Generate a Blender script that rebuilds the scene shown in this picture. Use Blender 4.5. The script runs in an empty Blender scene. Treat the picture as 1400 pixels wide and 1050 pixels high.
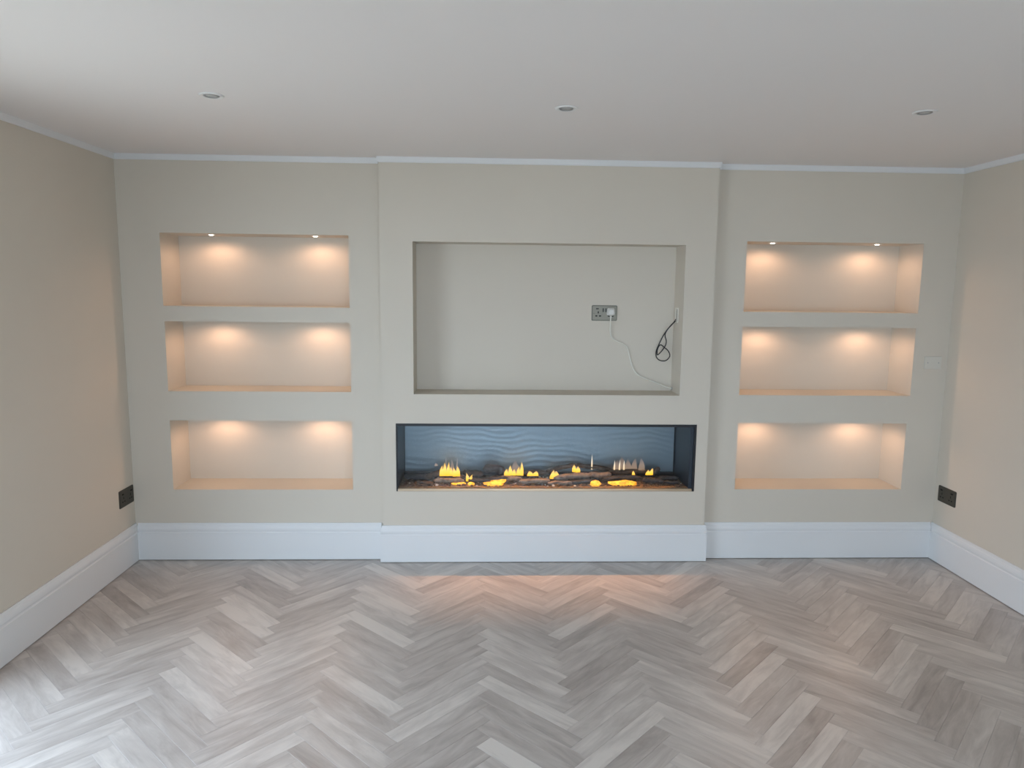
import bpy, bmesh, math, random
from mathutils import Vector, Matrix, noise as mnoise
random.seed(7)
S = bpy.context.scene
COL = S.collection

# ------------------------------------------------------------------ camera
CAM = (2.1129, -4.2548, 1.6674)
YAW, PITCH, ROLL, FPX = -0.03797, -0.13347, -0.01121, 975.0
def make_camera():
    cy, sy = math.cos(YAW), math.sin(YAW)
    cp, sp = math.cos(PITCH), math.sin(PITCH)
    right = Vector((cy, sy, 0))
    fwd = Vector((-sy*cp, cy*cp, sp))
    up = right.cross(fwd)
    c, s = math.cos(ROLL), math.sin(ROLL)
    r2 = c*right - s*up
    u2 = s*right + c*up
    m = Matrix(((r2.x, u2.x, -fwd.x, CAM[0]), (r2.y, u2.y, -fwd.y, CAM[1]), (r2.z, u2.z, -fwd.z, CAM[2]), (0, 0, 0, 1)))
    cd = bpy.data.cameras.new('camera')
    cd.sensor_width = 36; cd.sensor_fit = 'HORIZONTAL'
    cd.lens = FPX/1400*36
    cd.clip_start = 0.05
    co = bpy.data.objects.new('camera', cd)
    COL.objects.link(co); co.matrix_world = m
    S.camera = co
make_camera()

# ------------------------------------------------------------------ light and exposure
S.view_settings.view_transform = 'Standard'
S.view_settings.look = 'None'
S.view_settings.gamma = 1
S.view_settings.use_curve_mapping = False
S.view_settings.exposure = 0.15
SKY = (0.76, 0.915, 1.12)
SKY_STRENGTH = 7.6
NICHE_W = 0.9
NICHE_COL = (1.0, 0.60, 0.40)
w = bpy.data.worlds.new('overcast_sky'); S.world = w; w.use_nodes = True
nt = w.node_tree
bg = nt.nodes['Background']
bg.inputs[0].default_value = (*SKY, 1); bg.inputs[1].default_value = SKY_STRENGTH
def portal(loc, rot, sx, sy):
    l = bpy.data.lights.new('portal', 'AREA'); l.shape = 'RECTANGLE'; l.size = sx; l.size_y = sy
    l.cycles.is_portal = True
    o = bpy.data.objects.new('portal', l); COL.objects.link(o); o.location = loc; o.rotation_euler = rot

# room dimensions
XR, H, YB = 4.945, 2.40, -5.6          # right wall, ceiling, rear wall
CHD = 0.05                             # chimney breast depth
CL, CR_T, CR_B = 1.4985, 3.461, 3.4705 # chimney edges (right edge leans a little)
DOOR = (-2.95, -1.48, 0.02, 2.02)      # glazed patio door in the left wall: y0, y1, z0, z1
REAR = (1.2, 3.8, 0.50, 2.15)           # window in the rear wall: x0, x1, z0, z1
portal((-0.02, (DOOR[0]+DOOR[1])/2, (DOOR[2]+DOOR[3])/2), (0, -math.pi/2, 0), DOOR[3]-DOOR[2], DOOR[1]-DOOR[0])
portal(((REAR[0]+REAR[1])/2, YB+0.02, (REAR[2]+REAR[3])/2), (math.pi/2, 0, 0), REAR[1]-REAR[0], REAR[3]-REAR[2])

# ------------------------------------------------------------------ materials
def new_mat(name):
    m = bpy.data.materials.new(name); m.use_nodes = True
    return m, m.node_tree, m.node_tree.nodes['Principled BSDF']
def mat(name, col, rough=0.5, metal=0.0, spec=0.5, bump=0.0, bscale=200, var=0.0, vscale=3):
    m, t, p = new_mat(name)
    p.inputs['Base Color'].default_value = (*col, 1)
    p.inputs['Roughness'].default_value = rough
    p.inputs['Metallic'].default_value = metal
    p.inputs['Specular IOR Level'].default_value = spec
    tc = t.nodes.new('ShaderNodeTexCoord')
    if bump:
        n = t.nodes.new('ShaderNodeTexNoise'); n.inputs['Scale'].default_value = bscale; n.inputs['Detail'].default_value = 3
        b = t.nodes.new('ShaderNodeBump'); b.inputs['Strength'].default_value = bump; b.inputs['Distance'].default_value = 0.001
        t.links.new(tc.outputs['Object'], n.inputs['Vector']); t.links.new(n.outputs['Fac'], b.inputs['Height'])
        t.links.new(b.outputs['Normal'], p.inputs['Normal'])
    if var:
        n = t.nodes.new('ShaderNodeTexNoise'); n.inputs['Scale'].default_value = vscale; n.inputs['Detail'].default_value = 4
        r = t.nodes.new('ShaderNodeValToRGB')
        r.color_ramp.elements[0].position = 0.3; r.color_ramp.elements[1].position = 0.7
        r.color_ramp.elements[0].color = (*[c*(1-var) for c in col], 1)
        r.color_ramp.elements[1].color = (*[min(1, c*(1+var)) for c in col], 1)
        t.links.new(tc.outputs['Object'], n.inputs['Vector']); t.links.new(n.outputs['Fac'], r.inputs[0])
        t.links.new(r.outputs[0], p.inputs['Base Color'])
    return m
def emit_mat(name, col, strength):
    m, t, p = new_mat(name)
    p.inputs['Base Color'].default_value = (*col, 1)
    p.inputs['Emission Color'].default_value = (*col, 1)
    p.inputs['Emission Strength'].default_value = strength
    return m
def plank_mat():
    m, t, p = new_mat('oak_plank')
    N, L = t.nodes.new, t.links.new
    uv = N('ShaderNodeUVMap'); uv.uv_map = 'grain'
    at = N('ShaderNodeAttribute'); at.attribute_name = 'tone'
    mp = N('ShaderNodeMapping'); mp.inputs['Scale'].default_value = (1.7, 9, 1)
    L(uv.outputs[0], mp.inputs['Vector'])
    n1 = N('ShaderNodeTexNoise'); n1.inputs['Scale'].default_value = 2.2; n1.inputs['Detail'].default_value = 5; n1.inputs['Roughness'].default_value = 0.6; n1.inputs['Distortion'].default_value = 0.6
    L(mp.outputs[0], n1.inputs['Vector'])
    mp2 = N('ShaderNodeMapping'); mp2.inputs['Scale'].default_value = (5, 150, 1); L(uv.outputs[0], mp2.inputs['Vector'])
    n2 = N('ShaderNodeTexNoise'); n2.inputs['Scale'].default_value = 1.5; n2.inputs['Detail'].default_value = 4; L(mp2.outputs[0], n2.inputs['Vector'])
    # tone = plank tone + broad streaks + fine grain
    ma = N('ShaderNodeMath'); ma.operation = 'MULTIPLY_ADD'; ma.inputs[1].default_value = 1.2; L(n1.outputs['Fac'], ma.inputs[0]); L(at.outputs['Fac'], ma.inputs[2])
    mb = N('ShaderNodeMath'); mb.operation = 'MULTIPLY_ADD'; mb.inputs[1].default_value = 0.16; L(n2.outputs['Fac'], mb.inputs[0]); L(ma.outputs[0], mb.inputs[2])
    sb = N('ShaderNodeMath'); sb.operation = 'SUBTRACT'; sb.inputs[1].default_value = 0.475; L(mb.outputs[0], sb.inputs[0])
    r = N('ShaderNodeValToRGB'); L(sb.outputs[0], r.inputs[0])
    e = r.color_ramp.elements
    e[0].position = 0.0; e[0].color = (0.165, 0.136, 0.118, 1)
    e[1].position = 1.0; e[1].color = (0.61, 0.56, 0.51, 1)
    for pos, c in ((0.28, (0.27, 0.232, 0.207, 1)), (0.5, (0.37, 0.329, 0.298, 1)), (0.75, (0.48, 0.437, 0.40, 1))):
        x = e.new(pos); x.color = c
    L(r.outputs[0], p.inputs['Base Color'])
    p.inputs['Roughness'].default_value = 0.5
    p.inputs['Specular IOR Level'].default_value = 0.6
    p.inputs['Coat Weight'].default_value = 0.9
    p.inputs['Coat Roughness'].default_value = 0.36
    p.inputs['Coat IOR'].default_value = 1.55
    b = N('ShaderNodeBump'); b.inputs['Strength'].default_value = 0.25; b.inputs['Distance'].default_value = 0.0006
    L(n2.outputs['Fac'], b.inputs['Height']); L(b.outputs['Normal'], p.inputs['Normal'])
    return m
def wave_panel_mat():
    m, t, p = new_mat('rippled_panel')
    N, L = t.nodes.new, t.links.new
    p.inputs['Base Color'].default_value = (0.235, 0.295, 0.335, 1)
    p.inputs['Metallic'].default_value = 0.75
    p.inputs['Roughness'].default_value = 0.42
    return m
def glass_mat():
    m = bpy.data.materials.new('clear_glass'); m.use_nodes = True
    t = m.node_tree; t.nodes.clear()
    N, L = t.nodes.new, t.links.new
    out = N('ShaderNodeOutputMaterial'); mx = N('ShaderNodeMixShader'); tr = N('ShaderNodeBsdfTransparent'); gl = N('ShaderNodeBsdfGlossy')
    fr = N('ShaderNodeFresnel'); fr.inputs[0].default_value = 1.5
    tr.inputs[0].default_value = (0.97, 0.98, 0.98, 1); gl.inputs['Roughness'].default_value = 0.02
    ge = N('ShaderNodeNewGeometry'); su = N('ShaderNodeMath'); su.operation = 'SUBTRACT'; su.inputs[0].default_value = 1.0; mu = N('ShaderNodeMath'); mu.operation = 'MULTIPLY'
    L(ge.outputs['Backfacing'], su.inputs[1]); L(su.outputs[0], mu.inputs[0]); L(fr.outputs[0], mu.inputs[1])
    L(mu.outputs[0], mx.inputs[0]); L(tr.outputs[0], mx.inputs[1]); L(gl.outputs[0], mx.inputs[2]); L(mx.outputs[0], out.inputs[0])
    return m
def flame_mat(name, base, tip, strength, alpha):
    m = bpy.data.materials.new(name); m.use_nodes = True
    t = m.node_tree; t.nodes.clear()
    N, L = t.nodes.new, t.links.new
    out = N('ShaderNodeOutputMaterial'); mx = N('ShaderNodeMixShader'); tr = N('ShaderNodeBsdfTransparent'); em = N('ShaderNodeEmission')
    tc = N('ShaderNodeTexCoord'); sp = N('ShaderNodeSeparateXYZ'); L(tc.outputs['Generated'], sp.inputs[0])
    r = N('ShaderNodeValToRGB'); L(sp.outputs['Z'], r.inputs[0])
    r.color_ramp.elements[0].color = (*base, 1); r.color_ramp.elements[1].color = (*tip, 1)
    L(r.outputs[0], em.inputs[0]); em.inputs[1].default_value = strength
    a = N('ShaderNodeValToRGB'); L(sp.outputs['Z'], a.inputs[0])
    a.color_ramp.elements[0].color = (alpha, alpha, alpha, 1); a.color_ramp.elements[0].position = 0.5
    a.color_ramp.elements[1].color = (0.02, 0.02, 0.02, 1)
    L(a.outputs[0], mx.inputs[0]); L(tr.outputs[0], mx.inputs[1]); L(em.outputs[0], mx.inputs[2]); L(mx.outputs[0], out.inputs[0])
    return m
def ember_mat():
    m, t, p = new_mat('glowing_ember')
    N, L = t.nodes.new, t.links.new
    n = N('ShaderNodeTexNoise'); n.inputs['Scale'].default_value = 45; n.inputs['Detail'].default_value = 3
    tc = N('ShaderNodeTexCoord'); L(tc.outputs['Object'], n.inputs['Vector'])
    r = N('ShaderNodeValToRGB'); L(n.outputs['Fac'], r.inputs[0])
    e = r.color_ramp.elements
    e[0].position = 0.35; e[0].color = (0.62, 0.17, 0.005, 1); e[1].position = 0.62; e[1].color = (1, 0.52, 0.04, 1)
    L(r.outputs[0], p.inputs['Emission Color']); p.inputs['Emission Strength'].default_value = 1.3
    p.inputs['Base Color'].default_value = (0.6, 0.3, 0.05, 1)
    return m

M = dict(
    wall=mat('greige_wall_paint', (0.645, 0.588, 0.498), 0.7, spec=0.25, bump=0.12, bscale=260, var=0.015, vscale=1.5),
    ceil=mat('white_ceiling_paint', (0.84, 0.81, 0.79), 0.8, spec=0.2, bump=0.1, bscale=200),
    trim=mat('white_satin_paint', (0.75, 0.755, 0.75), 0.45, spec=0.5, bump=0.05, bscale=60),
    subfloor=mat('dark_subfloor', (0.06, 0.05, 0.045), 0.9),
    plank=plank_mat(),
    bronze=mat('dark_bronze_metal', (0.062, 0.058, 0.046), 0.5, metal=0.3, bump=0.1, bscale=400),
    black=mat('black_plastic', (0.008, 0.008, 0.008), 0.7, spec=0.2),
    pewter=mat('brushed_pewter', (0.29, 0.275, 0.225), 0.5, metal=0.3, bump=0.1, bscale=500),
    pewter_dark=mat('dark_pewter_edge', (0.15, 0.15, 0.125), 0.6, metal=0.2),
    switch=mat('dark_metal_switch', (0.05, 0.05, 0.042), 0.5, metal=0.2),
    white=mat('white_plastic', (0.72, 0.70, 0.65), 0.5, spec=0.3),
    offwhite=mat('pale_grey_plastic', (0.76, 0.73, 0.64), 0.6),
    painted=mat('painted_over_plate', (0.635, 0.605, 0.53), 0.6),
    cable_black=mat('black_cable_sheath', (0.012, 0.012, 0.013), 0.45),
    frame=mat('black_powder_coat', (0.012, 0.013, 0.016), 0.35, spec=0.5),
    side=mat('dark_glossy_side_panel', (0.022, 0.032, 0.045), 0.34, spec=0.5),
    lip=mat('polished_tray_metal', (0.62, 0.50, 0.36), 0.32, metal=0.8),
    tray=mat('ember_tray', (0.17, 0.12, 0.07), 0.6, var=0.4, vscale=40),
    panel=wave_panel_mat(),
    glass=glass_mat(),
    bark=mat('charred_bark', (0.060, 0.038, 0.024), 0.85, bump=0.9, bscale=120, var=0.55, vscale=30),
    ash=mat('grey_driftwood', (0.24, 0.18, 0.13), 0.85, bump=0.9, bscale=120, var=0.45, vscale=35),
    coal=mat('dark_grey_driftwood', (0.045, 0.042, 0.042), 0.8, bump=0.9, bscale=120, var=0.5, vscale=35),
    quartz=mat('pale_crystal_chip', (0.75, 0.70, 0.62), 0.2, spec=0.7),
    chip=mat('brown_bark_chip', (0.12, 0.085, 0.06), 0.8, var=0.5, vscale=50),
    flame=flame_mat('amber_flame', (1.0, 0.47, 0.015), (1.0, 0.60, 0.18), 1.5, 0.92),
    faint=flame_mat('pale_flame', (1.0, 0.66, 0.42), (0.9, 0.7, 0.65), 0.55, 0.30),
    streak=flame_mat('thin_white_flame', (1.0, 0.74, 0.42), (0.95, 0.85, 0.75), 1.0, 0.85),
    ember=ember_mat(),
    led=emit_mat('amber_diode', (1.0, 0.62, 0.28), 9.0),
    bulb=emit_mat('lit_warm_lens', (1.0, 0.88, 0.72), 18.0),
    unlit=mat('unlit_frosted_lens', (0.62, 0.62, 0.60), 0.3),
    ring=mat('white_bezel', (0.80, 0.80, 0.79), 0.35),
    baffle=mat('grey_baffle', (0.34, 0.34, 0.33), 0.5),
    patio=mat('garden_paving', (0.52, 0.46, 0.38), 0.9, var=0.1, vscale=2),
    upvc=mat('anthracite_frame', (0.09, 0.095, 0.10), 0.4),
)

# ------------------------------------------------------------------ helpers
def obj(name, bm, m, parent=None, smooth=False):
    me = bpy.data.meshes.new(name)
    bmesh.ops.recalc_face_normals(bm, faces=bm.faces)
    bm.to_mesh(me); bm.free()
    ms = m if isinstance(m, (list, tuple)) else [m]
    for q in ms: me.materials.append(q)
    if smooth:
        for f in me.polygons: f.use_smooth = True
    o = bpy.data.objects.new(name, me); COL.objects.link(o)
    if parent: o.parent = parent
    return o
def struct(name, bm, m, parent=None):
    o = obj(name, bm, m, parent)
    if not parent: o['kind'] = 'structure'
    return o
def thing(name, label, cat, loc=(0, 0, 0), rot=(0, 0, 0), group=None):
    o = bpy.data.objects.new(name, None); COL.objects.link(o)
    o.empty_display_size = 0.05
    o.location = loc; o.rotation_euler = rot; o['label'] = label; o['category'] = cat
    if group: o['group'] = group
    return o
def tag(o, label, cat, group=None):
    o['label'] = label; o['category'] = cat
    if group: o['group'] = group
    return o
def bx(bm, x0, x1, y0, y1, z0, z1, bevel=0, segs=2, mi=0):
    r = bmesh.ops.create_cube(bm, size=1)
    vs = r['verts']
    for v in vs:
        v.co = Vector((x0+(v.co.x+.5)*(x1-x0), y0+(v.co.y+.5)*(y1-y0), z0+(v.co.z+.5)*(z1-z0)))
    fs = list({f for v in vs for f in v.link_faces})
    for f in fs: f.material_index = mi
    if bevel:
        es = list({e for v in vs for e in v.link_edges})
        bmesh.ops.bevel(bm, geom=es, offset=bevel, segments=segs, affect='EDGES', clamp_overlap=True)
    return bm
def box(*a, **k):
    return bx(bmesh.new(), *a, **k)
def rounded_plate(w, h, t, r, edge=0.0015, seg=5, y0=0.0):
    """plate in the XZ plane, back at y=y0, front at y0-t, rounded corners and a chamfered front edge"""
    bm = bmesh.new()
    def ring(ww, hh, rr, y):
        vs = []
        for cx_, cz_, a0 in ((ww/2-rr, hh/2-rr, 0), (-ww/2+rr, hh/2-rr, 90), (-ww/2+rr, -hh/2+rr, 180), (ww/2-rr, -hh/2+rr, 270)):
            for k in range(seg+1):
                a = math.radians(a0+90*k/seg)
                vs.append(bm.verts.new((cx_+rr*math.cos(a), y, cz_+rr*math.sin(a))))
        return vs
    R = [ring(w, h, r, y0), ring(w, h, r, y0-t+edge), ring(w-2*edge, h-2*edge, max(r-edge, 1e-4), y0-t)]
    n = len(R[0])
    for a, b in zip(R, R[1:]):
        for i in range(n): bm.faces.new((a[i], a[(i+1) % n], b[(i+1) % n], b[i]))
    bm.faces.new(R[0]); bm.faces.new(R[-1])
    return bm
def lathe(bm, prof, seg=24, origin=(0, 0, 0), mi=0, axis='z'):
    """prof: list of (r, z)"""
    rings = []
    for r, z in prof:
        if r < 1e-6: rings.append([bm.verts.new(_ax((0, 0, z), origin, axis))])
        else: rings.append([bm.verts.new(_ax((r*math.cos(2*math.pi*k/seg), r*math.sin(2*math.pi*k/seg), z), origin, axis)) for k in range(seg)])
    for a, b in zip(rings, rings[1:]):
        for k in range(seg):
            k2 = (k+1) % seg
            if len(a) == 1 and len(b) == 1: continue
            if len(a) == 1: f = bm.faces.new((a[0], b[k], b[k2]))
            elif len(b) == 1: f = bm.faces.new((a[k], a[k2], b[0]))
            else: f = bm.faces.new((a[k], a[k2], b[k2], b[k]))
            f.material_index = mi
    return bm
def _ax(p, o, axis):
    x, y, z = p
    if axis == 'y': x, y, z = x, z, y
    return (x+o[0], y+o[1], z+o[2])
def catmull(pts, n=8):
    P = [Vector(p) for p in pts]; P = [2*P[0]-P[1]]+P+[2*P[-1]-P[-2]]
    out = []
    for i in range(1, len(P)-2):
        for k in range(n):
            t = k/n
            out.append(0.5*((2*P[i])+(P[i+1]-P[i-1])*t+(2*P[i-1]-5*P[i]+4*P[i+1]-P[i+2])*t*t+(3*P[i]-P[i-1]-3*P[i+1]+P[i+2])*t**3))
    out.append(P[-2]); return out
def tube(bm, pts, rad, seg=8, caps=True, rfun=None, sq=None):
    pts = [Vector(p) for p in pts]
    rings = []; up = Vector((0.13, 0.27, 1)).normalized()
    for i, p in enumerate(pts):
        d = (pts[min(i+1, len(pts)-1)]-pts[max(i-1, 0)]).normalized()
        a = (up - d*up.dot(d))
        if a.length < 1e-4: a = Vector((1, 0, 0)) - d*d.x
        a.normalize(); b = d.cross(a); up = a
        ring = []
        for k in range(seg):
            th = 2*math.pi*k/seg
            r = rfun(i, k, len(pts)) if rfun else rad
            ring.append(bm.verts.new(p+(a*math.cos(th)*(sq or 1)+b*math.sin(th))*r))
        rings.append(ring)
    for A, B in zip(rings, rings[1:]):
        for k in range(seg): bm.faces.new((A[k], A[(k+1) % seg], B[(k+1) % seg], B[k]))
    if caps: bm.faces.new(rings[0]); bm.faces.new(rings[-1])
    return bm

def holed_slab(x0, x1, y0, y1, z0, z1, holes, xmap=None):
    """box from y0 (front) to y1 with rectangular holes (x0,x1,z0,z1) right through; one clean mesh"""
    xs = sorted({x0, x1, *[h[0] for h in holes], *[h[1] for h in holes]})
    zs = sorted({z0, z1, *[h[2] for h in holes], *[h[3] for h in holes]})
    nx, nz = len(xs)-1, len(zs)-1
    solid = lambda i, j: 0 <= i < nx and 0 <= j < nz and not any(h[0]-1e-6 <= xs[i] and xs[i+1] <= h[1]+1e-6 and h[2]-1e-6 <= zs[j] and zs[j+1] <= h[3]+1e-6 for h in holes)
    bm = bmesh.new(); V = {}
    def v(i, j, b):
        if (i, j, b) not in V:
            x = xs[i]
            if xmap: x = xmap(x, zs[j])
            V[i, j, b] = bm.verts.new((x, y1 if b else y0, zs[j]))
        return V[i, j, b]
    for i in range(nx):
        for j in range(nz):
            if not solid(i, j): continue
            bm.faces.new((v(i, j, 0), v(i+1, j, 0), v(i+1, j+1, 0), v(i, j+1, 0)))
            bm.faces.new((v(i, j, 1), v(i, j+1, 1), v(i+1, j+1, 1), v(i+1, j, 1)))
            if not solid(i-1, j): bm.faces.new((v(i, j, 0), v(i, j+1, 0), v(i, j+1, 1), v(i, j, 1)))
            if not solid(i+1, j): bm.faces.new((v(i+1, j, 0), v(i+1, j, 1), v(i+1, j+1, 1), v(i+1, j+1, 0)))
            if not solid(i, j-1): bm.faces.new((v(i, j, 0), v(i, j, 1), v(i+1, j, 1), v(i+1, j, 0)))
            if not solid(i, j+1): bm.faces.new((v(i, j+1, 0), v(i+1, j+1, 0), v(i+1, j+1, 1), v(i, j+1, 1)))
    return bm
LIN = 0.006
def liner(x0, x1, y0, y1, z0, z1, soft_holes=()):
    """plastered open-fronted box; inner faces at the given limits"""
    bm = bmesh.new(); t = LIN
    bx(bm, x0-t, x1+t, y1, y1+t, z0-t, z1+t)
    bx(bm, x0-t, x0, y0, y1, z0-t, z1+t)
    bx(bm, x1, x1+t, y0, y1, z0-t, z1+t)
    bx(bm, x0, x1, y0, y1, z0-t, z0)
    # soffit with square cut-outs for recessed lamps
    xs = [x0]
    for cx_, cy_, r in soft_holes:
        bx(bm, xs[-1], cx_-r, y0, y1, z1, z1+t)
        bx(bm, cx_-r, cx_+r, y0, cy_-r, z1, z1+t); bx(bm, cx_-r, cx_+r, cy_+r, y1, z1, z1+t)
        xs.append(cx_+r)
    bx(bm, xs[-1], x1, y0, y1, z1, z1+t)
    return bm
def grow(h, t=LIN): return (h[0]-t, h[1]+t, h[2]-t, h[3]+t)

# ------------------------------------------------------------------ walls, ceiling, niches
LN = [(0.234, 1.3125, 1.543, 1.962), (0.236, 1.3125, 1.0405, 1.4535), (0.236, 1.3125, 0.4395, 0.8645)]
RN = [(3.663, 4.736, 1.5435, 1.959), (3.663, 4.7315, 1.036, 1.4535), (3.667, 4.723, 0.4435, 0.8635)]
ND = 0.257
LAMP_Y = 0.100; LAMP_R = 0.021
LX = [(0.490, 1.100)]*3; RX = [(3.856, 4.505)]*3
TV = (1.689, 3.283, 1.038, 1.929); TVB = 0.159
FP = (1.581, 3.3975, 0.4435, 0.861); FPB = 0.31
lean = lambda x, z: (CR_B+(CR_T-CR_B)*z/H) if abs(x-CR_B) < 1e-6 else x

wl = struct('wall_back_left', holed_slab(-0.11, CL, 0, 0.42, 0, H, [grow(n) for n in LN]), M['wall'])
wr = struct('wall_back_right', holed_slab(CR_B, XR+0.25, 0, 0.42, 0, H, [grow(n) for n in RN], lean), M['wall'])
wc = struct('wall_chimney_breast', holed_slab(CL, CR_B, -CHD, 0.42, 0, H, [grow(TV), FP], lean), M['wall'])
for host, ns, lx in ((wl, LN, LX), (wr, RN, RX)):
    for n, xx in zip(ns, lx):
        obj('niche', liner(n[0], n[1], 0, ND, n[2], n[3], [(x, LAMP_Y, LAMP_R-0.002) for x in xx]), M['wall'], host)
obj('recess', liner(TV[0], TV[1], -CHD, TVB, TV[2], TV[3]), M['wall'], wc)

# left wall with patio door opening, rear wall with window
def side_wall(name, xa, xb, hole=None):
    bm = holed_slab(YB, 0, xa, xb, 0, H, [hole] if hole else [])
    for v in bm.verts: v.co = Vector((v.co.y, v.co.x, v.co.z))
    return struct(name, bm, M['wall'])
side_wall('wall_left', -0.11, 0, DOOR)
side_wall('wall_right', XR, XR+0.25)
struct('wall_rear', holed_slab(-0.25, XR+0.25, YB-0.25, YB, 0, H, [REAR]), M['wall'])
struct('ceiling', box(-0.25, XR+0.25, YB-0.25, 0.42, H, H+0.15), M['ceil'])

def glazing(name, a0, a1, z0, z1, place, panes):
    bm = bmesh.new(); t = 0.045
    bx(bm, a0, a1, -0.035, 0.035, z0, z0+t); bx(bm, a0, a1, -0.035, 0.035, z1-t, z1)
    for k in range(panes+1):
        c = a0+(a1-a0)*k/panes; c = min(max(c, a0+t/2), a1-t/2)
        bx(bm, c-t/2, c+t/2, -0.034, 0.034, z0+t, z1-t)
    fr = obj(name, bm, M['upvc']); fr['kind'] = 'structure'
    for k in range(panes):
        p0 = a0+(a1-a0)*k/panes+t/2+(t/2 if k == 0 else 0); p1 = a0+(a1-a0)*(k+1)/panes-t/2-(t/2 if k == panes-1 else 0)
        obj('pane', box(p0, p1, -0.003, 0.003, z0+t, z1-t), M['glass'], fr)
    place(fr)
def pl_left(o): o.rotation_euler.z = math.pi/2; o.location = (-0.055, 0, 0)
def pl_rear(o): o.location = (0, YB-0.12, 0)
glazing('door_1', DOOR[0], DOOR[1], DOOR[2], DOOR[3], pl_left, 2)
glazing('window_1', REAR[0], REAR[1], REAR[2], REAR[3], pl_rear, 3)
g = struct('floor_patio', box(-9, -0.11, -12, 6, -0.15, -0.06), M['patio'])
g = struct('floor_garden', box(-0.25, 14, -16, YB-0.25, -0.15, -0.06), M['patio'])

# mouldings swept along a wall line with mitred corners
def sweep(name, path, prof, m, inward=1):
    """path: xy points; prof: (offset from wall, z) ; room side is to the right of travel when inward=1"""
    bm = bmesh.new(); P = [Vector(p) for p in path]; rings = []
    for i, p in enumerate(P):
        ds = []
        if i > 0: ds.append((P[i]-P[i-1]).normalized())
        if i < len(P)-1: ds.append((P[i+1]-P[i]).normalized())
        ns = [Vector((d.y, -d.x))*inward for d in ds]
        n = sum(ns, Vector((0, 0))).normalized(); n = n/max(0.3, n.dot(ns[0]))
        rings.append([bm.verts.new((p.x+n.x*o_, p.y+n.y*o_, z)) for o_, z in prof])
    k = len(prof)
    for A, B in zip(rings, rings[1:]):
        for i in range(k): bm.faces.new((A[i], A[(i+1) % k], B[(i+1) % k], B[i]))
    bm.faces.new(rings[0]); bm.faces.new(rings[-1])
    return struct(name, bm, m)
SK = [(0, 0.004), (0.016, 0.004), (0.016, 0.172), (0.0125, 0.176), (0.0125, 0.183), (0.0155, 0.188), (0.0155, 0.200), (0.0125, 0.212), (0.0085, 0.219), (0.0065, 0.232), (0, 0.232)]
CV = [(0, H-0.032), (0.006, H-0.032), (0.009, H-0.028), (0.010, H), (0, H)]
crb = CR_B
sweep('baseboard_left', [(0, DOOR[1]+0.001), (0, 0)], SK, M['trim'])
sweep('baseboard_left_rear', [(0, YB), (0, DOOR[0]-0.001)], SK, M['trim'])
sweep('baseboard_back_left', [(0.016, 0), (CL-0.016, 0)], SK, M['trim'])
sweep('baseboard_chimney_breast', [(CL, 0), (CL, -CHD), (crb, -CHD), (crb, 0)], SK, M['trim'])
sweep('baseboard_back_right', [(crb+0.016, 0), (XR-0.016, 0)], SK, M['trim'])
sweep('baseboard_right', [(XR, 0), (XR, YB)], SK, M['trim'])
sweep('baseboard_rear', [(XR-0.016, YB), (0.016, YB)], SK, M['trim'])
sweep('trim_1', [(0, YB), (0, 0)], CV, M['trim'])
sweep('trim_2', [(0.010, 0), (CL-0.010, 0)], CV, M['trim'])
sweep('trim_3', [(CL, 0), (CL, -CHD), (CR_T, -CHD), (CR_T, 0)], CV, M['trim'])
sweep('trim_4', [(CR_T+0.010, 0), (XR-0.010, 0)], CV, M['trim'])
sweep('trim_5', [(XR, 0), (XR, YB)], CV, M['trim'])

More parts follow.
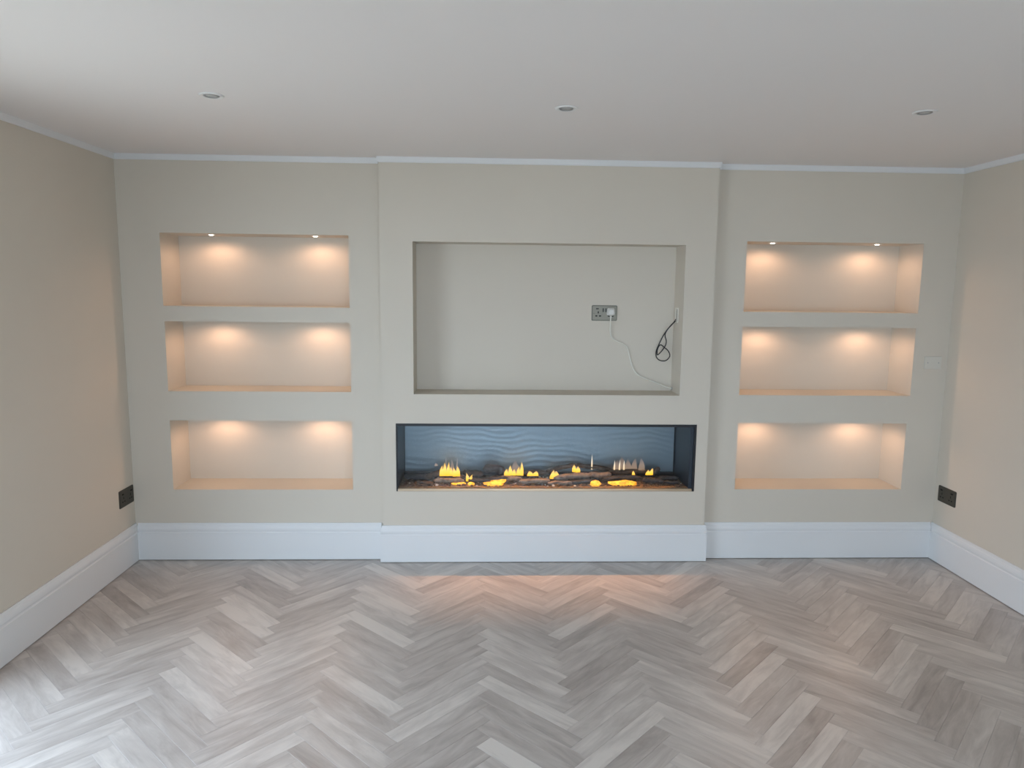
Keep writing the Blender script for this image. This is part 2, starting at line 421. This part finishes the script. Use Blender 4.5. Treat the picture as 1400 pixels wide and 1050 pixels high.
# ------------------------------------------------------------------ herringbone floor
fl = struct('floor', box(-0.25, XR+0.25, YB-0.25, 0.42, -0.06, -0.006), M['subfloor'])
TH, PW, PL, OX, OY = 0.0110, 0.0763, 0.4857, 0.4049, 0.0123
E1 = Vector((math.cos(TH+math.pi/4), math.sin(TH+math.pi/4))); E2 = Vector((-E1.y, E1.x))
TONES = [(0.926,-0.684,0.7),(0.975,-0.988,0.9),(1.607,-0.905,1.0),(1.636,-0.669,0.6),(1.584,-1.076,0.6),(1.608,-1.169,0.5),(0.991,-0.349,0.4),(1.635,-0.299,0.8),(1.574,-1.435,0.5),(1.022,-1.213,0.8),(0.943,-1.008,-0.5),(0.737,-0.232,-0.6),(0.952,-0.562,-0.6),(1.136,-1.502,-0.4),(1.712,-1.189,-0.3),(1.530,-1.290,-0.2),(1.645,-1.406,-0.3),(1.916,-1.081,-0.4),(1.928,-0.331,-0.5),(1.361,-0.665,-0.4),(1.151,-0.539,-0.4),(1.615,-1.525,-0.4),(2.013,-1.807,-0.4),(1.229,-0.639,-0.4),(2.317,-0.988,0.7),(2.299,-1.144,0.7),(2.217,-1.066,0.2),(2.952,-0.661,0.5),(2.629,-1.796,0.6),(2.173,-1.857,0.9),(2.348,-1.494,0.4),(2.897,-1.330,0.3),(2.629,-0.951,-0.6),(2.640,-1.257,-0.7),(2.260,-0.363,-0.5),(2.281,-0.677,-0.5),(2.641,-0.556,-0.5),(3.141,-0.688,-0.7),(2.846,-1.152,-0.4),(2.292,-0.904,-0.3),(2.943,-0.935,-0.4),(2.252,-1.580,-0.4),(2.741,-1.810,-0.6),(2.029,-1.194,-0.3),(2.015,-1.759,-0.4),(2.269,-1.401,-0.3),(3.308,-0.982,0.4),(3.319,-1.419,0.5),(3.688,-0.320,0.3),(2.937,-1.675,0.5),(3.602,-1.183,0.4),(3.409,-1.836,0.6),(3.615,-0.515,-0.4),(3.310,-1.251,-0.7),(3.640,-1.008,-0.3),(3.532,-1.531,-0.5),(3.979,-0.233,-0.5),(3.372,-1.748,-0.6),(3.110,-1.175,-0.3),(3.799,-0.814,-0.4),(3.605,-1.359,-0.5),(4.652,-0.527,0.6),(4.655,-0.779,0.5),(4.000,-1.132,0.5),(3.897,-1.397,0.4),(3.417,-1.812,0.6),(4.043,-0.907,0.2),(4.339,-0.628,-0.5),(4.368,-0.890,-0.5),(4.682,-0.981,-0.5),(4.049,-1.399,-0.7),(3.995,-1.554,-0.7),(3.610,-1.619,-0.6),(4.135,-1.600,-0.6),(3.833,-1.795,-0.4),(3.891,-1.224,-0.4),(0.797,-0.658,0.6),(0.281,-0.554,0.2),(0.268,-1.218,0.6),(0.859,-1.102,0.6),(0.835,-1.376,0.5),(0.275,-0.652,-0.7),(0.564,-0.771,-0.5),(0.906,-1.027,-0.3),(0.232,-0.450,-0.5),(0.308,-1.319,-0.3),(0.582,-0.506,-0.4),(0.536,-1.476,-0.3),(0.838,-1.482,-0.3),(1.116,-1.530,-0.4)]
def clip(poly, a, b, c):                      # keep a*x+b*y <= c
    out = []
    for i, p in enumerate(poly):
        q = poly[(i+1) % len(poly)]; dp = a*p.x+b*p.y-c; dq = a*q.x+b*q.y-c
        if dp <= 0: out.append(p)
        if (dp < 0 < dq) or (dq < 0 < dp): out.append(p+(q-p)*(dp/(dp-dq)))
    return out
def area(P): return 0.5*sum(P[i].x*P[(i+1) % len(P)].y-P[(i+1) % len(P)].x*P[i].y for i in range(len(P)))
def inset(P, d):
    n = len(P); out = []
    for i in range(n):
        a, b, c = P[i-1], P[i], P[(i+1) % n]
        d1 = (b-a).normalized(); d2 = (c-b).normalized()
        n1 = Vector((-d1.y, d1.x)); n2 = Vector((-d2.y, d2.x)); den = 1+n1.dot(n2)
        out.append(b+(n1+n2)*(d/max(den, 0.25)))
    return out
planks = []
Linv = PL
for kind in 'HV':
    for i in range(-140, 140):
        for j in range(-20, 20):
            bx_, by_ = i*PW+j*PL, i*PW-j*PL
            if kind == 'H': c = [(0, 0), (PL, 0), (PL, PW), (0, PW)]; axis = 0
            else: c = [(PL, PW-PL), (PL+PW, PW-PL), (PL+PW, PW), (PL, PW)]; axis = 1
            P = [Vector((OX, OY))+E1*(bx_+x)+E2*(by_+y) for x, y in c]
            ctr = sum(P, Vector((0, 0)))/4
            if not (-0.4 < ctr.x < XR+0.4 and YB-0.4 < ctr.y < 0.4): continue
            Q = P
            for a, b, cc in ((-1, 0, -0.001), (1, 0, XR-0.001), (0, 1, -0.001), (0, -1, -YB)): Q = clip(Q, a, b, cc) if Q else Q
            if len(Q) < 3: continue
            Q2 = []
            for p in Q:
                if not Q2 or (p-Q2[-1]).length > 0.004: Q2.append(p)
            if len(Q2) > 1 and (Q2[0]-Q2[-1]).length < 0.004: Q2.pop()
            if len(Q2) < 3 or area(Q2) < 3e-4: continue
            planks.append((kind, ctr, P[0], Q2))
tone = {}
def frame_uv(kind, P0, p):
    d = p-P0; u, v = d.dot(E1), d.dot(E2)
    return (u, v) if kind == 'H' else (v, u)
rt = random.Random(11)
toned = []
for idx, (kind, ctr, P0, Q) in enumerate(planks):
    t = rt.gauss(0, 0.08)
    toned.append(max(-0.22, min(0.24, t)))
for (x, y, v) in TONES:
    q = Vector((x, y))
    for idx, (kind, ctr, P0, Q) in enumerate(planks):
        u, w_ = frame_uv(kind, P0, q)
        if 0 <= u <= PL and 0 <= w_ <= PW: toned[idx] = 0.36*v
def add_plank(bm, kind, P0, Q, t, seed, uvl, tl):
    ou, ov = seed*3.17 % 50, seed*1.93 % 37
    rings = []
    for d, z in ((0.0002, -0.006), (0.0002, -0.0005), (0.0008, 0.0)):
        rings.append([bm.verts.new((p.x, p.y, z)) for p in inset(Q, d)])
    n = len(Q); fs = [bm.faces.new(rings[-1])]
    for A, B in zip(rings, rings[1:]):
        for k in range(n): fs.append(bm.faces.new((A[k], A[(k+1) % n], B[(k+1) % n], B[k])))
    for f in fs:
        for l in f.loops:
            u, v = frame_uv(kind, P0, l.vert.co.xy); l[uvl].uv = (u+ou, v+ov)
    for r in rings:
        for v in r: v[tl] = 0.5+t
def new_plank_bm():
    bm = bmesh.new(); return bm, bm.loops.layers.uv.new('grain'), bm.verts.layers.float.new('tone')
def seen(Q):
    best = 0
    for p in Q:
        d = Vector((p.x, p.y, 0))-Vector(CAM); y = -math.sin(YAW)*d.x+math.cos(YAW)*d.y; x = math.cos(YAW)*d.x+math.sin(YAW)*d.y
        y2 = math.cos(PITCH)*y+math.sin(PITCH)*d.z; z2 = -math.sin(PITCH)*y+math.cos(PITCH)*d.z
        if y2 > 0.2 and abs(x/y2) < 0.725 and z2/y2 > -0.545: best = max(best, 1/y2)
    return best
order = sorted(range(len(planks)), key=lambda k: -seen(planks[k][3])*100*area(planks[k][3]))
near = [k for k in order if seen(planks[k][3]) > 0][:300]
ns = set(near)
for k in near:
    kind, ctr, P0, Q = planks[k]
    bm, uvl, tl = new_plank_bm(); add_plank(bm, kind, P0, Q, toned[k], k+1, uvl, tl)
    obj('plank', bm, M['plank'], fl)
bm, uvl, tl = new_plank_bm()
for k in range(len(planks)):
    if k in ns: continue
    kind, ctr, P0, Q = planks[k]; add_plank(bm, kind, P0, Q, toned[k], k+1, uvl, tl)
o = obj('remaining_planks', bm, M['plank'], fl); o['kind'] = 'stuff'
print('planks', len(planks), 'visible', sum(seen(p[3]) > 0 for p in planks), 'single', len(near))

# ------------------------------------------------------------------ niche spotlights (lit)
SIDE = ('left', 'right'); ROW = ('top', 'middle', 'bottom')
def niche_spot(x, z, label):
    t = thing('niche_spotlight', label, 'spotlight', (x, LAMP_Y, z), group='warm spotlights in the wall niches')
    r = LAMP_R
    obj('bezel', lathe(bmesh.new(), [(r-0.006, 0.012), (r-0.006, -0.001), (r-0.004, -0.003), (r+0.003, -0.003), (r+0.005, -0.001), (r+0.005, 0.0), (r-0.0035, 0.0), (r-0.0035, 0.012), (r-0.006, 0.012)], 24), M['ring'], t, True)
    obj('lens', lathe(bmesh.new(), [(0, -0.0050), (0.009, -0.0045), (0.0145, -0.002), (r-0.0065, 0.001), (r-0.0065, 0.006), (0, 0.006)], 20), M['bulb'], t, True)
    l = bpy.data.lights.new('niche_lamp', 'SPOT'); l.energy = NICHE_W*NICHE_K; l.color = NICHE_COL
    l.spot_size = math.radians(176); l.spot_blend = 0.55; l.shadow_soft_size = 0.012
    lo = bpy.data.objects.new('niche_lamp', l); COL.objects.link(lo); lo.parent = t; lo.location = (0, 0.008, -0.016)
    return t
NICHE_K = 1.85
for si, (ns_, lx) in enumerate(((LN, LX), (RN, RX))):
    for ri, (n, xx) in enumerate(zip(ns_, lx)):
        for k, x in enumerate(xx):
            niche_spot(x, n[3], 'lit warm spotlight in the %s niche of the %s alcove, %s one of two' % (ROW[ri], SIDE[si], SIDE[k]))

# ceiling downlights (off)
for x, y, lab, tilt in ((1.039, -1.307, 'unlit white recessed ceiling downlight nearest the left alcove', 0.0),
                  (2.438, -1.221, 'unlit white recessed ceiling downlight in front of the chimney breast', 0.0),
                  (3.904, -1.277, 'unlit white recessed ceiling downlight nearest the right alcove', 0.0)):
    t = thing('ceiling_downlight', lab, 'downlight', (x, y, H), group='unlit ceiling downlights')
    obj('bezel', lathe(bmesh.new(), [(0.030, 0.0), (0.031, -0.0025), (0.036, -0.0045), (0.044, -0.0035), (0.0475, 0.0), (0.030, 0.0)], 32), M['ring'], t, True)
    obj('gimbal_ring', lathe(bmesh.new(), [(0.0225, -0.001), (0.0235, -0.0042), (0.027, -0.0052), (0.0300, -0.0015), (0.0225, -0.001)], 32), M['baffle'], t, True)
    obj('lens', lathe(bmesh.new(), [(0, -0.0015), (0.0225, -0.0012), (0.0225, -0.0002), (0, -0.0002)], 24), M['unlit'], t, True)

# ------------------------------------------------------------------ sockets
def double_socket(label, loc, rz, w_, h_, mp, mr, medge, usb=False, plugged=False):
    t = thing('double_socket', label, 'socket', loc, (0, 0, rz))
    obj('back_edge', rounded_plate(w_, h_, 0.004, 0.007, 0.001), medge, t)
    pl = obj('face_plate', rounded_plate(w_-0.008, h_-0.008, 0.0025, 0.005, 0.001, y0=-0.004), mp, t)
    y = -0.0065
    for s in (-1, 1):
        cx_ = s*w_*0.245
        # earth hole + two pin holes
        for px, pz, pw, ph in ((0, 0.004, 0.0065, 0.013), (-0.0115, -0.018, 0.012, 0.0075), (0.0115, -0.018, 0.012, 0.0075)):
            obj('pin_hole', box(cx_+px-pw/2, cx_+px+pw/2, y-0.0004, y+0.001, pz-ph/2, pz+ph/2), M['black'], t)
        cxx = s*w_*(0.30 if s > 0 else 0.285)
        obj('rocker_switch', box(cxx-0.0085, cxx+0.0085, y-0.003, y+0.001, 0.0225, 0.0305, bevel=0.001), mr, t)
        bm = bmesh.new(); lathe(bm, [(0, -0.0012), (0.0028, -0.0008), (0.003, 0.0)], 12, (s*(w_/2-0.013), y, -0.002), axis='y')
        obj('screw', bm, medge, t)
    if usb:
        for px in (-0.0085, 0.0085):
            bm = bmesh.new(); bx(bm, px-0.0042, px+0.0042, y-0.0006, y+0.001, 0.006, 0.030, bevel=0.0006)
            obj('usb_port', bm, mr, t)
    return t
SOCK = (2.848, TVB, 1.5215)
double_socket('brushed grey double socket in the recess with a white plug in it', SOCK, 0, 0.158, 0.095, M['pewter'], M['switch'], M['pewter_dark'], usb=True)
double_socket('dark bronze double socket low on the left wall above the skirting', (0.0, -0.0935, 0.4235), math.pi/2, 0.166, 0.104, M['bronze'], M['black'], M['bronze'])
double_socket('dark bronze double socket low on the right wall above the skirting', (XR, -0.118, 0.4345), -math.pi/2, 0.166, 0.098, M['bronze'], M['black'], M['bronze'])

# plug and white flex
t = thing('power_cable', 'white plug and flex running from the grey socket down to the recess corner', 'cable', (2.886, TVB-0.0065, 1.527))
bm = bmesh.new()
out = [(-0.017, 0.026), (0.017, 0.026), (0.022, 0.018), (0.0255, -0.008), (0.022, -0.018), (0.008, -0.021), (-0.008, -0.021), (-0.022, -0.018), (-0.0255, -0.008), (-0.022, 0.018)]
rings = [[bm.verts.new((x*s, y, z*s)) for x, z in out] for s, y in ((1, 0.0), (1.0, -0.012), (0.95, -0.020), (0.74, -0.026), (0.70, -0.030), (0.62, -0.032))]
n = len(out)
for A, B in zip(rings, rings[1:]):
    for k in range(n): bm.faces.new((A[k], A[(k+1) % n], B[(k+1) % n], B[k]))
bm.faces.new(rings[0]); bm.faces.new(rings[-1])
obj('plug', bm, M['white'], t)
ox, oy, oz = t.location
rel = lambda pts: [(a-ox, b-oy, c-oz) for a, b, c in pts]
bm = bmesh.new(); tube(bm, rel([(2.886, 0.141, 1.509), (2.886, 0.141, 1.492)]), 0.0058, 10); obj('strain_relief', bm, M['white'], t, True)
fx = [(2.886, 0.141, 1.494), (2.885, 0.142, 1.455), (2.886, 0.145, 1.41), (2.898, 0.150, 1.372), (2.930, 0.1535, 1.348), (2.968, 0.1545, 1.333), (2.994, 0.1545, 1.314),
      (3.006, 0.154, 1.281), (3.016, 0.154, 1.245), (3.028, 0.154, 1.205), (3.046, 0.153, 1.165), (3.075, 0.152, 1.135), (3.120, 0.150, 1.114), (3.190, 0.146, 1.088), (3.245, 0.140, 1.066), (3.274, 0.134, 1.058), (3.281, 0.132, 1.057)]
bm = bmesh.new(); tube(bm, catmull(rel(fx), 6), 0.0042, 8); obj('flex', bm, M['offwhite'], t, True)

# black aerial lead
bk = [(3.279, 0.086, 1.492), (3.270, 0.094, 1.474), (3.250, 0.106, 1.448), (3.230, 0.115, 1.418), (3.213, 0.120, 1.389), (3.197, 0.125, 1.352), (3.183, 0.128, 1.318), (3.174, 0.130, 1.286), (3.176, 0.130, 1.256), (3.190, 0.129, 1.238), (3.210, 0.127, 1.230),
      (3.235, 0.124, 1.232), (3.254, 0.122, 1.250), (3.258, 0.122, 1.270), (3.245, 0.120, 1.295), (3.222, 0.119, 1.314), (3.200, 0.119, 1.330), (3.186, 0.119, 1.320), (3.179, 0.120, 1.295), (3.180, 0.122, 1.268),
      (3.192, 0.120, 1.276), (3.210, 0.112, 1.300), (3.226, 0.108, 1.330), (3.229, 0.108, 1.356), (3.222, 0.110, 1.382), (3.222, 0.110, 1.402), (3.236, 0.104, 1.430), (3.256, 0.096, 1.455), (3.276, 0.086, 1.480)]
t = thing('aerial_cable', 'thin black cable looped in a figure of eight at the right side of the recess', 'cable', (3.279, 0.086, 1.492))
bm = bmesh.new(); tube(bm, catmull([(a-3.279, b-0.086, c-1.492) for a, b, c in bk], 6), 0.0033, 8)
obj('lead', bm, M['cable_black'], t, True)
# outlet plate on the recess side wall
t = thing('cable_outlet_plate', 'pale cable outlet plate on the right side of the recess above the black cable', 'plate', (TV[1], 0.083, 1.516), (0, 0, -math.pi/2))
obj('plate', rounded_plate(0.060, 0.090, 0.006, 0.004, 0.001), M['offwhite'], t)
obj('slot', box(0.017, 0.024, -0.0068, -0.0055, -0.040, 0.036), M['black'], t)
t = thing('cable_grommet', 'small dark cable hole where the white flex meets the recess corner', 'grommet', (TV[1], 0.132, 1.057), (0, 0, -math.pi/2))
bm = bmesh.new(); lathe(bm, [(0.0045, -0.002), (0.007, -0.002), (0.008, 0.0), (0.0045, 0.0), (0.0045, -0.002)], 16, axis='y'); obj('collar', bm, M['baffle'], t, True)

# blank plate on the right alcove
t = thing('blanking_plate', 'pale blank wall plate with two screws beside the middle right niche', 'plate', (4.854, 0, 1.2435))
obj('plate', rounded_plate(0.104, 0.078, 0.007, 0.004, 0.0015), M['painted'], t)
for s in (-1, 1):
    bm = bmesh.new(); lathe(bm, [(0, -0.0012), (0.003, -0.0010), (0.0035, 0.0)], 12, (s*0.034, -0.007, 0.0), axis='y'); obj('screw', bm, M['baffle'], t)

# ------------------------------------------------------------------ electric fireplace
F0, F1, Z0, Z1 = FP; YF = -CHD
t = thing('electric_fireplace', 'long black electric fireplace set in the chimney breast below the recess', 'fireplace', ((F0+F1)/2, YF, Z0))
O = Vector(t.location)
def fobj(name, bm, m, parent=None, smooth=False):
    bmesh.ops.translate(bm, verts=bm.verts, vec=-O)
    return obj(name, bm, m, parent or t, smooth)
e = 0.0006
fobj('casing', (lambda b: (bx(b, F0+e, F1-e, YF+0.010, FPB+0.03, Z1-0.010, Z1-e), bx(b, F0+e, F1-e, FPB+0.014, FPB+0.03, Z0+e, Z1-0.010),
                           bx(b, F0+e, F1-e, YF+0.022, FPB+0.014, Z0+e, Z0+0.006), b)[-1])(bmesh.new()), M['frame'])
fobj('side_panel', box(F0+e, F0+0.010, YF+0.010, FPB+0.014, Z0+0.006, Z1-0.010), M['side'])
fobj('side_panel', box(F1-0.034, F1-0.014, YF+0.012, FPB+0.014, Z0+0.006, Z1-0.010), M['side'])
fobj('frame_edge', box(F1-0.014, F1-e, YF+0.001, YF+0.012, Z0+e, Z1-0.001), M['frame'])
fobj('frame_edge', box(F0+e, F0+0.009, YF+0.001, YF+0.010, Z0+e, Z1-0.001), M['frame'])
fobj('top_trim', box(F0+e, F1-e, YF-0.001, YF+0.010, Z1-0.016, Z1-e, bevel=0.001), M['frame'])
fobj('tray_lip', box(F0+0.009, F1-0.014, YF+0.001, YF+0.012, Z0+e, Z0+0.016, bevel=0.0015), M['lip'])
fobj('tray_groove', box(F0+0.009, F1-0.014, YF+0.0121, YF+0.022, Z0+e, Z0+0.010), M['frame'])
fobj('tray_rail', box(F0+0.010, F1-0.034, YF+0.0221, YF+0.050, Z0+0.006, Z0+0.018, bevel=0.001), M['tray'])
fobj('ember_tray', box(F0+0.010, F1-0.034, YF+0.0501, FPB-0.030, Z0+0.006, Z0+0.014), M['tray'])
# rippled back panel: real relief
bm = bmesh.new()
px0, px1, pz0, pz1 = F0+0.014, F1-0.040, Z0+0.034, Z1-0.012
nx, nz = 220, 46; G = []
for j in range(nz+1):
    row = []
    for i in range(nx+1):
        x = px0+(px1-px0)*i/nx; z = pz0+(pz1-pz0)*j/nz
        ph = z*170+2.2*math.sin(x*10.5+z*5)+1.3*math.sin(x*4.1+1.0+z*14)+1.0*math.sin(x*23+z*9)+2.5*mnoise.noise(Vector((x*7, z*14, 0)))
        d = 0.0005*math.sin(ph)*(0.6+0.4*math.sin(x*5+z*14))
        row.append(bm.verts.new((x, FPB-0.006+d, z)))
    G.append(row)
for j in range(nz):
    for i in range(nx): bm.faces.new((G[j][i], G[j][i+1], G[j+1][i+1], G[j+1][i]))
bx(bm, px0, px1, FPB-0.004, FPB+0.013, pz0, pz1)
fobj('rippled_back_panel', bm, M['panel'], smooth=False)
for o_ in t.children:
    if o_.name.startswith('rippled'):
        for f in o_.data.polygons: f.use_smooth = len(f.vertices) == 4 and f.area < 1e-3
fobj('back_rail', box(F0+0.010, F1-0.034, FPB-0.030, FPB-0.008, Z0+0.006, Z0+0.033, bevel=0.002), M['frame'])
fobj('glass_front', box(F0+0.010, F1-0.035, YF+0.0135, YF+0.0165, Z0+0.0105, Z1-0.0165), M['glass'])
# LED strip under the front of the roof
LZ, LY = Z1-0.013, 0.135
ls = fobj('led_strip', box(F0+0.06, F1-0.08, LY-0.008, LY+0.008, LZ-0.001, LZ+0.002), M['frame'])
x = F0+0.10
dio = obj('diode', box(-0.004, 0.004, -0.004, 0.004, -0.004, -0.0011), M['led'], ls); dio.location = Vector((x, LY, LZ))-O
while x < F1-0.17:
    x += 0.067; d_ = dio.copy(); COL.objects.link(d_); d_.parent = ls; d_.location = Vector((x, LY, LZ))-O
l = bpy.data.lights.new('ember_glow', 'AREA'); l.shape = 'RECTANGLE'; l.size = 1.5; l.size_y = 0.006; l.energy = 1.9; l.color = (1.0, 0.42, 0.14); l.spread = math.radians(56)
lo = bpy.data.objects.new('ember_glow', l); COL.objects.link(lo); lo.parent = ls; lo.location = Vector(((F0+F1)/2, LY, LZ-0.006))-O; lo.rotation_euler.x = -math.radians(24)

# flames
def flame(x, y, z, h, w_, m, lean_=0.0, seed=0):
    bm = bmesh.new(); n, s = 9, 10; rings = []; r = random.Random(seed)
    p1 = r.uniform(0, 6)
    for i in range(n+1):
        a = i/n
        ww = w_/2*(0.90+0.30*math.sin(a*math.pi))*(1-a)**0.75+0.0004
        cx_ = x+lean_*a*a*h+0.12*w_*math.sin(a*4+p1)*a
        rings.append([bm.verts.new((cx_+ww*math.cos(2*math.pi*k/s), y+min(ww, 0.004)*math.sin(2*math.pi*k/s), z+a*h)) for k in range(s)])
    for A, B in zip(rings, rings[1:]):
        for k in range(s): bm.faces.new((A[k], A[(k+1) % s], B[(k+1) % s], B[k]))
    bm.faces.new(rings[0]); bm.faces.new(rings[-1])
    o = fobj('flame', bm, m, smooth=True)
for a in ((1.843, .10, .500, .070, .026, 'flame', .12), (1.862, .102, .500, .088, .026, 'flame', .0), (1.884, .10, .500, .092, .022, 'flame', .05), (1.902, .104, .500, .060, .026, 'flame', 0), (1.925, .098, .498, .060, .026, 'flame', -.05), (1.946, .10, .498, .068, .030, 'flame', -.08), (1.910, .106, .50, .110, .030, 'faint', 0),
          (2.008, .07, .474, .056, .022, 'flame', -.2), (2.026, .07, .474, .046, .020, 'flame', .25), (1.872, .108, .50, .125, .012, 'faint', 0), (1.94, .108, .50, .12, .012, 'faint', 0), (2.27, .118, .498, .055, .016, 'flame', 0), (2.250, .12, .498, .045, .030, 'flame', .1), (2.276, .122, .498, .068, .028, 'flame', 0), (2.300, .12, .498, .045, .026, 'flame', 0), (2.325, .122, .498, .060, .024, 'flame', 0.1), (2.346, .12, .498, .092, .024, 'flame', 0), (2.31, .126, .50, .10, .06, 'faint', 0),
          (2.400, .14, .490, .034, .040, 'flame', 0), (2.436, .142, .490, .032, .040, 'flame', 0), (2.539, .11, .480, .060, .034, 'flame', .15), (2.566, .112, .486, .046, .034, 'flame', 0),
          (2.680, .118, .522, .050, .030, 'flame', -.1), (2.702, .12, .518, .042, .030, 'flame', .1), (2.939, .15, .528, .068, .010, 'streak', 0), (2.972, .15, .528, .070, .010, 'streak', 0), (3.000, .15, .528, .066, .010, 'streak', 0),
          (2.955, .16, .52, .075, .05, 'faint', 0), (2.99, .162, .52, .095, .05, 'faint', 0), (3.03, .16, .52, .080, .045, 'faint', 0), (3.07, .162, .52, .085, .04, 'faint', 0), (3.112, .15, .515, .095, .045, 'faint', 0), (2.794, .15, .530, .104, .010, 'streak', 0),
          (3.056, .12, .500, .032, .020, 'flame', 0), (3.142, .10, .508, .034, .030, 'flame', .1), (3.164, .10, .508, .046, .026, 'flame', .15), (1.806, .16, .548, .022, .022, 'faint', 0)):
    flame(a[0], a[1], a[2], a[3], a[4], M[a[5]], a[6], int(a[0]*1000))
# glowing ember pieces between the logs
def lump(bm, c, sx, sy, sz, seed, sub=2):
    r = bmesh.ops.create_icosphere(bm, subdivisions=sub, radius=1)
    for v in r['verts']:
        k = 1+0.35*mnoise.noise(v.co*1.7+Vector((seed, seed*.3, 0)))
        v.co = Vector((c[0]+v.co.x*sx*k, c[1]+v.co.y*sy*k, c[2]+v.co.z*sz*k))
TZ = Z0+0.014
for k, (x, y, sx, sz) in enumerate(((1.957, .055, .050, .008), (2.165, .030, .068, .014), (2.200, .075, .046, .024), (2.030, .035, .020, .012), (2.800, .025, .036, .020), (2.971, .035, .096, .019))):
    bm = bmesh.new(); lump(bm, (x, y, TZ+sz*0.75), sx, 0.020, sz, k*3.1); fobj('ember', bm, M['ember'], smooth=True)
# loose chips and crystals on the tray
bm = bmesh.new(); r = random.Random(5)
for k in range(700):
    x = r.uniform(F0+0.03, F1-0.05); y = YF+0.055+r.random()**1.3*0.25; s = r.uniform(0.004, 0.011)
    q = bmesh.ops.create_icosphere(bm, subdivisions=1, radius=1)
    mi = 1 if r.random() < (0.16 if 2.25 < x < 2.55 else 0.05) else 0
    for v in q['verts']:
        v.co = Vector((x+v.co.x*s*r.uniform(.8, 1.3), y+v.co.y*s*r.uniform(.7, 1.2), TZ+s*0.5+v.co.z*s*r.uniform(.5, .9)))
    for f in {f for v in q['verts'] for f in v.link_faces}: f.material_index = mi
o = fobj('ember_bed', bm, [M['chip'], M['quartz']]); o['kind'] = 'stuff'

# logs
def log(p0, p1, rad, m, label, seed, bend=0.0, flat=0.8):
    p0, p1 = Vector(p0), Vector(p1); c = (p0+p1)/2; n = 15
    bm = bmesh.new(); pts = []
    for i in range(n):
        a = i/(n-1); p = p0.lerp(p1, a)-c
        p.z += bend*math.sin(math.pi*a)+0.004*mnoise.noise(Vector((a*4, seed, 0)))
        p.y += 0.010*mnoise.noise(Vector((a*3, seed, 5)))
        pts.append(p)
    def rf(i, k, N):
        a = i/(N-1); endt = min(1, 0.45+4*min(a, 1-a))
        return rad*endt*(1+0.38*mnoise.noise(Vector((a*5, math.cos(k*2*math.pi/10)*1.2+seed, math.sin(k*2*math.pi/10)*1.2)))+0.10*mnoise.noise(Vector((a*22, k*1.3, seed))))
    tube(bm, pts, rad, 10, rfun=rf, sq=flat)
    o = obj('log', bm, m, smooth=True); o.location = c
    tag(o, label, 'log', 'artificial logs in the fireplace')
    return o
G1 = 'log'
A_, B_, K_ = M['ash'], M['bark'], M['coal']
log((1.605, .17, .478), (1.760, .15, .480), .024, K_, 'dark low log at the far left end of the fire bed', 1)
log((1.735, .13, .476), (1.862, .17, .508), .024, B_, 'brown log rising to the right, just left of the tallest flames', 2, .006)
log((1.700, .055, .473), (1.800, .020, .470), .015, B_, 'short brown stub at the front left of the fire bed', 21)
log((1.800, .060, .480), (1.985, .065, .478), .020, A_, 'grey-brown log lying flat in front of the tallest flames', 3, .003)
log((1.830, .115, .488), (1.990, .120, .487), .019, B_, 'dark log directly under the tallest flames', 31)
log((1.975, .17, .500), (2.105, .16, .492), .026, B_, 'dark brown log right of the small cup-shaped flame', 4, .004)
log((1.985, .085, .478), (2.110, .075, .476), .017, K_, 'short dark log left of the long glowing ember', 5)
log((2.105, .14, .526), (2.240, .15, .508), .031, K_, 'humped dark log standing highest, left of centre', 6, .022)
log((2.100, .060, .484), (2.260, .070, .496), .013, K_, 'thin dark log lying over the bright ember, left of centre', 7, .004)
log((2.195, .095, .488), (2.345, .085, .486), .020, A_, 'grey-brown log under the two-tongued flame', 8)
log((2.330, .050, .480), (2.520, .055, .481), .020, A_, 'front centre log strewn with pale crystals', 9)
log((2.235, .190, .490), (2.540, .200, .496), .024, B_, 'long brown log behind the flames at centre', 10, .004)
log((2.505, .165, .515), (2.700, .155, .560), .019, B_, 'dark branch sloping up to the peak of the pile, right of centre', 11, .004)
log((2.680, .160, .556), (2.930, .165, .522), .018, B_, 'dark branch sloping down right from the peak of the pile', 12, .003)
log((2.545, .085, .487), (2.790, .105, .503), .021, A_, 'grey-brown driftwood log below the sloping branches', 13, .008)
log((2.505, .035, .472), (2.655, .030, .476), .014, A_, 'pale brown flat log at the front, right of centre', 14, .002)
log((2.650, .040, .474), (2.810, .050, .480), .015, K_, 'dark flat log at the front, left of the small ember', 15, .002)
log((2.770, .115, .503), (2.915, .120, .506), .022, A_, 'blocky pale brown log below the three thin flames', 16)
log((2.850, .065, .486), (3.095, .075, .498), .014, K_, 'thin dark log arching over the large glowing ember', 17, .012)
log((2.895, .160, .512), (3.165, .165, .515), .021, B_, 'brown log behind the large glowing ember on the right', 18)
log((3.105, .070, .478), (3.235, .060, .476), .021, K_, 'knobbly dark grey log right of the large glowing ember', 19, .006)
log((3.160, .130, .495), (3.225, .130, .545), .021, K_, 'upright dark stump near the right end of the fire bed', 20)
log((3.215, .110, .487), (3.345, .125, .482), .019, K_, 'dark grey log at the far right end of the fire bed', 22)
log((3.240, .055, .472), (3.330, .060, .470), .014, K_, 'small dark stub in front of the far right log', 23)
